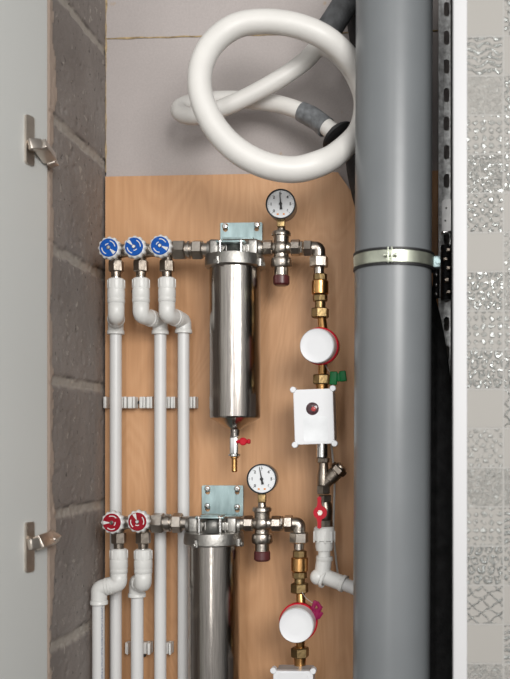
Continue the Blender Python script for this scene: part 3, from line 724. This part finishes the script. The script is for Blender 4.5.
# ================================================================== pressure reducers and gauges
def reducer(cx, cy, label, lx):
    """cy: level of the horizontal axis"""
    Y = YV; o_ = cy-248
    t = thing('pressure_reducer', at(cx, cy+37, Y), label, 'pressure valve')
    z = at(cx, cy, Y).z
    bm = B(); vl(bm, cx, Y, [(226+o_, 3.8), (231+o_, 4.4), (231.5+o_, 8.6), (233+o_, 9.6), (235.6+o_, 9.6), (236.5+o_, 8), (241+o_, 7.6), (247+o_, 8.2), (253+o_, 7.2), (257.5+o_, 7.6), (258.5+o_, 10.0), (260+o_, 10.6), (266+o_, 10.6), (267.8+o_, 9.6), (268.2+o_, 7.1), (276.8+o_, 7.1)], 32)
    hl(bm, cy, Y, [(cx-12, 6.6), (cx-9, 5.4), (cx-6, 6.8), (cx+6, 6.8), (cx+9, 5.4), (cx+12, 6.6)], z)
    ball(bm, Vector((at(cx, cy, Y).x, Y, z)), 9.3*sc(Y), (1, 1, 1.1))
    obj('valve_body', bm, 'nickel', t, sharp=40)
    bm = B(); vhex(bm, cx, Y, 275.5+o_, 284.8+o_, 8.3, 16); vl(bm, cx, Y, [(284.6+o_, 7.6), (285.6+o_, 6.4)]); obj('bottom_cap', bm, 'brown', t)
    for a, b in ((lx, cx-8.8), (cx+9.6, cx+19)):
        bm = B(); hhex(bm, cy, Y, a, b, 8.3, z, 8, .2); obj('hex_nut', bm, 'nickel', t)
    bm = B(); hl(bm, cy, Y, [(lx-5, 6.4), (lx, 6.4)], z); obj('nipple', bm, 'nickel', t)
    return z
reducer(281.4, 248.0, 'nickel pressure reducing valve with maroon cap right of the upper filter', 263.4)
reducer(262.2, 523.5, 'nickel pressure reducing valve with maroon cap right of the lower filter', 244)
def gauge(cx, cy, stem, label, needle):
    Y = -.098; c = at(cx, cy, Y); r = 15.3*sc(Y)
    t = thing('pressure_gauge', at(stem[0], stem[2], YV), label, 'pressure gauge')
    bm = B(); c0 = c+Vector((0, .026, 0))
    lathe(bm, c0, (0, -1, 0), [(0, r*.93), (.002, r*.97), (.022, r*.98), (.0235, r), (.0268, r), (.0275, r*.95), (.0262, r*.90), (.0255, r*.90)], 48, cap=False)
    bm.faces.new([v for v in sorted([v for v in bm.verts if abs(v.co.y-c0.y) < 1e-7], key=lambda v: math.atan2(v.co.z-c.z, v.co.x-c.x))])
    obj('gauge_case', bm, 'gauge_case', t)
    bm = B(); lathe(bm, c+Vector((0, .0012, 0)), (0, -1, 0), [(0, r*.9), (.0006, r*.9)], 48); dl = obj('dial', bm, 'dial', t)
    f = c+Vector((0, .0003, 0)); bm = B()
    for i in range(31):
        a = math.radians(225-270*i/30); big = i % 5 == 0; L = .0022 if big else .0010
        box(bm, f+Vector((math.cos(a), 0, math.sin(a)))*(r*.86-L/2), (L, .0002, .0006 if big else .0002), Matrix.Rotation(-a, 3, 'Y'))
    for i in range(7):
        a = math.radians(225-45*i); text(bm, str(i), .0062, f+Vector((math.cos(a)*r*.64, 0, math.sin(a)*r*.64)))
    obj('dial_markings', bm, 'ink', dl)
    bm = B()
    for sx_ in (-1, 1): box(bm, f+Vector((sx_*r*.20, -.0001, -r*.66)), (.0030, .0004, .0024))
    obj('orange_marks', bm, 'orange', dl)
    bm = B(); a = math.radians(needle); d = Vector((math.cos(a), 0, math.sin(a))); nrm = Vector((-d.z, 0, d.x)); g = f+Vector((0, -.0012, 0))
    L = [(-nrm.x*.0004+d.x*r*.8, -nrm.z*.0004+d.z*r*.8), (nrm.x*.0004+d.x*r*.8, nrm.z*.0004+d.z*r*.8), (nrm.x*.0011, nrm.z*.0011), (nrm.x*.0021-d.x*r*.36, nrm.z*.0021-d.z*r*.36), (-nrm.x*.0021-d.x*r*.36, -nrm.z*.0021-d.z*r*.36), (-nrm.x*.0011, -nrm.z*.0011)]
    plate(bm, [L], .0006, WALLM(g)); lathe(bm, g+Vector((0, .0004, 0)), (0, -1, 0), [(0, .0026), (.0012, .0026), (.0016, .0018)], 16); obj('needle', bm, 'ink', t)
    bm = B(); box(bm, at(stem[0], (stem[1]+stem[2])/2+.5, YV-.006), (.0125, .0125, (stem[2]-stem[1]+1)*sc(YV)), None, .0012); obj('brass_stem', bm, 'brass_old', t)
M['gauge_case'] = mat('gauge_case', (.10, .11, .12), .25, .8, 40, .1)
gauge(280.7, 204, (281.2, 218.5, 226.5), 'round white dial pressure gauge above the upper reducer, under the hose', 95)
gauge(261.7, 479, (262.2, 493.5, 501.5), 'round white dial pressure gauge above the lower reducer', 101)

# ================================================================== elbow with union, brass check valve
def elbow_unit(x0, cx, cy, label):
    Y = YV; z = at(cx, cy, Y).z
    t = thing('nickel_elbow', at(cx, cy+26, Y), label, 'pipe elbow')
    bm = B(); hl(bm, cy, Y, [(x0-3, 5.6), (x0, 5.6)], z); hhex(bm, cy, Y, x0-.5, x0+2, 7.6, z, 8); obj('threaded_neck', bm, 'nickel', t)
    bm = B(); hhex(bm, cy, Y, x0+3, x0+11.5, 8.6, z, 6, .25); obj('hex_nut', bm, 'nickel', t)
    a = at(x0+10, cy, Y); a.z = z; b = at(cx, cy, Y); e = at(cx, cy+10, Y)
    P = fillet([a, b, e], .0085, 8); bm = B(); sweep(bm, P, 6.6*sc(Y), 24); obj('elbow_body', bm, 'nickel', t)
    bm = B(); vhex(bm, cx, Y, cy+8.5, cy+19.5, 9.6, 6, .2); obj('hex_nut', bm, 'nickel', t)
    bm = B(); vl(bm, cx, Y, [(cy+19, 5.2), (cy+26, 5.2)]); obj('nipple', bm, 'nickel', t)
elbow_unit(300.8, 319.0, 248, 'nickel elbow turning down right of the upper pressure gauge')
elbow_unit(281.3, 299.0, 523.5, 'nickel elbow turning down right of the lower pressure gauge')
def check(cx, y, end, label):
    Y = YV
    t = thing('check_valve', at(cx, end, Y), label, 'check valve')
    bm = B(); vhex(bm, cx, Y, y, y+7, 7.0, 8); obj('top_hex', bm, 'brass_old', t)
    bm = B(); vl(bm, cx, Y, [(y+6.8, 7.6), (y+7.5, 8.5), (y+20, 8.5), (y+21, 7.6)]); obj('brass_barrel', bm, 'brass', t)
    bm = B(); vhex(bm, cx, Y, y+21, y+28, 7.4, 8); vl(bm, cx, Y, [(y+28, 5.4), (end-9, 5.4)]); obj('lower_hex', bm, 'brass_old', t)
    bm = B(); vhex(bm, cx, Y, end-10, end, 9.0, 6, .2); obj('union_nut', bm, 'brass_old', t)
check(320.2, 273.8, 318, 'brass check valve above the upper water meter')
check(299.6, 550.5, 593, 'brass check valve above the lower water meter')
def meter(cap, ring, Yc, Yr, nut_in, nut_out, label, cx_in, cx_out, yend):
    c = at(cap[0], cap[1], Yc); q = at(ring[0], ring[1], Yr); ax = (c-q).normalized()
    t = thing('water_meter', at(cx_out, yend, YV), label, 'water meter')
    rc = cap[2]*sc(Yc); rr = ring[2]*sc(Yr)
    base = q-ax*.018
    bm = B(); lathe(bm, q-ax*.045, ax, [(0, rr*.6), (.006, rr*.85), (.030, rr*.9), (.045, rr*.9)], 40)
    A, Bb = at(cx_in, nut_in-3, YV), at(cx_out, nut_out+3, YV); mid = q-ax*.03
    P, R = catmull([A, A.lerp(mid, .5)+Vector((.001, 0, .0)), mid, Bb.lerp(mid, .5), Bb], [.0066, .0075, .018, .0075, .0066], 8); sweep(bm, P, R, 20)
    obj('brass_body', bm, 'brass', t)
    bm = B(); lathe(bm, q-ax*.008, ax, [(0, rr*.96), (.001, rr), (.0105, rr), (.0115, rr*.95)], 56); obj('seal_ring', bm, 'red', t, label='bright red ring')
    L = (c-q).length
    bm = B(); lathe(bm, q+ax*.002, ax, [(0, rr*.93), (L-.010, rc*1.01), (L-.006, rc*1.01)], 56); obj('grey_housing', bm, 'white_rim', t)
    bm = B(); lathe(bm, c-ax*.007, ax, [(0, rc*.99), (.001, rc), (.0055, rc), (.007, rc*.965), (.0066, rc*.93), (.0066, rc*.5)], 64); obj('cap', bm, 'white', t)
    return t
meter((316.6, 345.8, 17.3), (320.2, 346.2, 18.9), -.145, -.115, 318, 374, 'round water meter with blank white cap and red ring, above the white sensor box', 321.5, 322.5, 374)
meter((296.2, 625.8, 17.4), (298.4, 622.0, 19.4), -.145, -.112, 592, 648, 'round water meter with blank white cap and red ring near the bottom edge', 300.2, 300.5, 648)
def meter_nut(cx, y0, end, label):
    t = thing('union_nut', at(cx, end, YV), label, 'pipe nut')
    bm = B(); vhex(bm, cx, YV, y0, y0+10, 9.2, 6, .2); obj('hex_nut', bm, 'brass_old', t)
    bm = B(); vl(bm, cx, YV, [(y0+10, 6.4), (y0+15, 5.8), (end, 5.8)]); obj('brass_tail', bm, 'brass', t)
meter_nut(322, 374.5, 392, 'old brass hex nut under the upper water meter, beside the green seal')
meter_nut(300, 647.2, 672, 'old brass hex nut under the lower water meter')
def seal(name, pts, m, label, r=.0042):
    t = thing(name, pts[0], label, 'seal tag')
    bm = B()
    for p, s_, rt in pts[1]: box(bm, p, s_, Matrix.Rotation(rt, 3, 'Y') @ Matrix.Rotation(.3*rt, 3, 'Z'), min(s_)*.25)
    obj('plastic_tag', bm, m, t)
    bm = B(); P, R = catmull(pts[2], None, 8); sweep(bm, P, .0004, 6); obj('seal_wire', bm, 'cable', t)
seal('green_seal_tag', (at(337, 384, -.10), [(at(333.5, 378.2, -.1), (.0115, .006, .021), .05), (at(338.5, 377.4, -.1), (.005, .004, .013), -.1), (at(343, 376.2, -.1), (.0105, .006, .0165), -.12)], [at(330, 372, -.1), at(326, 366, -.09), at(325, 356, -.09)]), 'green', 'green plastic seal tag hanging right of the upper meter nut')
ps = [(at(316.5+dx, 611+dy, -.115), (.006, .004, .011), rt) for dx, dy, rt in ((-2, -7, .3), (-3, -2, -.5), (1, 1, .2), (3, -2, .5), (0, 5, -.2), (3.5, 4, .6), (-1.5, 8, .3), (2, -6, -.6), (-3, 3, .1))]
seal('pink_seal_tag', (at(317, 620, -.115), ps, [at(314, 604, -.11), at(306, 598, -.10), at(302, 592, -.09)]), 'pink', 'crimson pink plastic seal tag beside the lower water meter')

# ================================================================== radio / sensor boxes
def sensor_box(quad, Yf, depth, label, top=False, details=True):
    """quad: pixel centre, width, height, tilt"""
    cx, cy, wpx, hpx, tilt = quad
    c = at(cx, cy, Yf); s = sc(Yf); Wd, Hh = wpx*s, hpx*s
    t = thing('sensor_box', at(cx, cy+hpx/2, Yf+depth/2), label, 'sensor box')
    rot = Matrix.Rotation(tilt, 4, 'Y')
    T = Matrix.Translation(c) @ rot @ Matrix.Rotation(PI/2, 4, 'X')
    loc = lambda x, y, d: T @ Vector((x, y, -d))
    def pl(bm, L, d0, d1): plate(bm, L, d1-d0, T @ Matrix.Translation((0, 0, -(d0+d1)/2)))
    bm = B(); pl(bm, [rrect(-Wd/2, -Hh/2, Wd/2, Hh/2, .006)], .001, .011); pl(bm, [rrect(-Wd/2+.0008, -Hh/2+.0008, Wd/2-.0008, Hh/2-.0008, .0055)], 0, .0012); obj('lid', bm, 'white', t)
    bm = B(); pl(bm, [rrect(-Wd/2+.001, -Hh/2+.001, Wd/2-.001, Hh/2-.001, .005)], .0114, depth); obj('back_shell', bm, 'gauge_shell', t)
    for sx_ in (-1, 1):
        for sy in (-1, 1):
            bm = B(); a = loc(sx_*(Wd/2+.0002), sy*(Hh/2+.0002), .012); b = loc(sx_*(Wd/2+.0002), sy*(Hh/2+.0002), -.001)
            lathe(bm, a, b-a, [(0, .0048), (.012, .0048), (.013, .004)], 20)
            box(bm, loc(sx_*(Wd/2-.003), sy*(Hh/2-.003), .006), (.007, .010, .007), Matrix.Rotation(tilt+PI/4, 3, 'Y'), .001)
            sc_ = obj('corner_lug', bm, 'white', t)
    if details:
        bm = B(); a = loc((312.7-cx)*s, (cy-408.6)*s, 0); lathe(bm, a, rot.to_3x3() @ Vector((0, -1, 0)), [(0, .0098), (.0006, .0098), (.0010, .0088), (.0022, .006), (.0026, .002)], 28); le = obj('indicator_lens', bm, 'lens', t, label='dark red round lens')
        bm = B(); ball(bm, a+Vector((.0018, -.0022, -.0005)), .0038, (1, .3, 1)); obj('lens_spot', bm, 'redled', le)
        bm = B(); pl(bm, [rrect((303-cx)*s, (cy-441.5)*s, (327.5-cx)*s, (cy-416.5)*s, .004)], -.0005, .0003); obj('blank_sticker', bm, 'sticker', t)
    else:
        bm = B(); pl(bm, [rrect(-Wd/2+.008, -Hh/2+.008, Wd/2-.008, Hh/2-.003, .004)], -.0012, .0003); obj('raised_panel', bm, 'white', t)
M['gauge_shell'] = mat('box_shell', (.36, .36, .37), .35, 0, 20, .03)
sensor_box((313.7, 416.6, 39.8, 55.2, math.radians(-1.9)), -.118, .062, 'white sensor box with round dark red lens under the upper water meter')
sensor_box((293.0, 702, 40, 62, 0), -.118, .045, 'white box under the lower water meter, only its top edge in view', details=False)

# ================================================================== right column below the box
Y = YV
t = thing('strainer', at(323.5, 494, Y), 'dark nickel angled strainer below the white sensor box', 'strainer')
bm = B(); vl(bm, 322.3, Y, [(440, 6.2), (457, 6.2), (458, 7)]); obj('chrome_pipe_stub', bm, 'chrome', t)
bm = B(); vhex(bm, 323, Y, 457.5, 463, 6.6, 8); vl(bm, 323.4, Y, [(463, 4.8), (470, 5.2), (476, 6.2), (485, 6.2)]); vhex(bm, 323.6, Y, 485, 494, 7.0, 6); obj('strainer_body', bm, 'nickel_dark', t)
a, b = at(325, 484.5, Y), at(342.5, 465.5, Y-.004); dd = b-a; L = dd.length
bm = B(); lathe(bm, a, dd, [(0, 5.2*sc(Y)), (L*.25, 5.8*sc(Y)), (L*.27, 7.0*sc(Y)), (L*.62, 7.4*sc(Y)), (L*.63, 6.6*sc(Y)), (L*.66, 6.6*sc(Y))], 28); obj('branch', bm, 'nickel_dark', t)
bm = B(); hexn(bm, a+dd*.66, dd, L*.26, 8.6*sc(Y)); lathe(bm, a+dd*.9, dd, [(0, 6*sc(Y)), (L*.08, 5.6*sc(Y))], 20); obj('branch_cap', bm, 'nickel_dark', t)
t = thing('ball_valve', at(324, 527, Y), 'ball valve with red butterfly handle below the angled strainer', 'valve')
bm = B(); vhex(bm, 325, Y, 495, 502, 7.0, 6); vl(bm, 325.2, Y, [(501, 5.6), (505, 7), (512, 7.6), (519, 7), (521, 5.8)]); vhex(bm, 325.4, Y, 519.5, 527.5, 7.4, 8); c = at(325, 512.5, Y); lathe(bm, c, at(320.4, 512.5, Y-.024)-c, [(0, .006), (.022, .005)], 16); obj('valve_body', bm, 'nickel_dark', t)
bm = B(); c = at(320.3, 512.5, Y-.024); s = sc(Y-.024)
L = []
for ang_, r_ in [(x, None) for x in range(0, 360, 6)]:
    aa = math.radians(ang_); cs = abs(math.sin(aa)); r0 = 6.8
    lobe = 15.6/max(cs, .01) if cs > .97 else 0
    L.append((math.cos(aa)*r0*s, math.sin(aa)*r0*s))
plate(bm, [L], .006, WALLM(c))
for sg in (1, -1):
    x_ = -.6
    plate(bm, [[((x_-3.0)*s, sg*5*s), ((x_+2.8)*s, sg*5*s), ((x_+1.6)*s, sg*10*s), ((x_+1.8)*s, sg*15*s), ((x_)*s, sg*16.4*s), ((x_-2.2)*s, sg*15*s), ((x_-2.0)*s, sg*10*s)][::sg]], .005, WALLM(c+Vector((0, -.001, 0))))
obj('butterfly_handle', bm, 'red', t)
bm = B(); lathe(bm, c+Vector((0, -.003, 0)), (0, -1, 0), [(0, .0042), (.002, .0042)], 6); lathe(bm, c+Vector((0, -.005, 0)), (0, -1, 0), [(0, .0018), (.0025, .0018)], 10); obj('handle_nut', bm, 'nickel', t)

adp = thing('threaded_adapter', at(324, 557, Y), 'white ribbed adapter under the red handled ball valve', 'pipe adapter')
bm = B(); vl(bm, 324.2, Y, [(526.5, 9), (528, 10.4), (540, 10.7), (541, 8.9), (547, 8.9), (550.5, 8.2), (551, 6.2), (559, 6.2)]); obj('adapter_body', bm, 'ppr_warm', adp)
bm = B(); c = at(324.2, 0, Y)
for i in range(9):
    a_ = 2*PI*i/9; z0, z1 = at(0, 529, Y).z, at(0, 540, Y).z
    box(bm, Vector((c.x+math.cos(a_)*.0168, c.y+math.sin(a_)*.0168, (z0+z1)/2)), (.0016, .003, z0-z1), Matrix.Rotation(a_, 3, 'Z'), .0004)
obj('grip_ribs', bm, 'ppr_warm', adp)
# elbow to the right, white pipe behind the waste pipe
c1 = at(324.4, 575.5, Y); e = at(345, 584.3, Y-.010); u = (e-c1).normalized()
bm = B(); A = at(324.4, 556.5, Y)
P = fillet([A, c1+Vector((-.004, 0, 0)), e], .006, 8); sweep(bm, P, 7.9*sc(Y), 28)
lathe(bm, A, (0, 0, -1), [(0, .0126), (.0006, .0134), (.006, .0134), (.007, .0126)], 28, cap=False)
lathe(bm, e, -u, [(0, .0126), (.0006, .0138), (.006, .0138), (.007, .0126)], 28, cap=False)
ball(bm, at(318, 577, Y-.002), 8.2*sc(Y))
lathe(bm, at(318, 577, Y-.002)+u*.008, u, [(0, .0126), (.0006, .0140), (.004, .0140), (.005, .0126)], 28, cap=False)
tag(obj('elbow_fitting', bm, 'ppr_warm', sharp=50), 'white elbow turning right towards the grey waste pipe, below the ball valve', 'pipe elbow')
f_ = e+(at(362, 592, Y-.02)-e)*2.0
bm = B(); sweep(bm, [e-u*.004, e+u*.045], 6.6*sc(Y), 28); tag(obj('water_pipe', bm, 'ppr'), 'short white pipe slipping behind the grey waste pipe near the bottom', 'pipe')
# cable
P, R = catmull([at(x, y, -.02) for x, y in ((331, 440), (332.5, 456), (334.5, 480), (334, 505), (333.5, 530), (335.5, 555), (338, 575))], None, 8)
bm = B(); sweep(bm, P, .0017, 10); tag(obj('sensor_cable', bm, 'cable'), 'thin white cable hanging on the board from the sensor box', 'cable')
# small screws in the board
for x_, y_ in ((133.5, 291.5),):
    bm = B(); lathe(bm, at(x_, y_, 0), (0, -1, 0), [(0, .0035), (.001, .0035), (.002, .002)], 14); tag(obj('board_screw', bm, 'black'), 'small black screw head in the board between the first two blue valves', 'screw')
# repeats share a group
GROUPS = {'elbow_fitting': 'white plastic elbow fittings', 'threaded_adapter': 'white ribbed threaded adapters', 'water_pipe': 'white plastic water pipes',
          'water_filter': 'stainless steel water filters', 'pressure_gauge': 'round pressure gauges', 'pressure_reducer': 'nickel pressure reducers',
          'nickel_elbow': 'nickel elbows beside the reducers', 'check_valve': 'brass check valves', 'water_meter': 'round white capped water meters',
          'union_nut': 'brass nuts under the meters', 'wall_bracket': 'zinc brackets above the filters', 'manifold': 'handwheel manifolds',
          'union_coupling': 'nickel unions beside the filters', 'pipe_clip_strip': 'white pipe clip strips', 'sensor_box': 'white boxes under the meters'}
for o in list(COL.objects):
    k = o.name.split('.')[0]
    if o.parent is None and k in GROUPS: o['group'] = GROUPS[k]
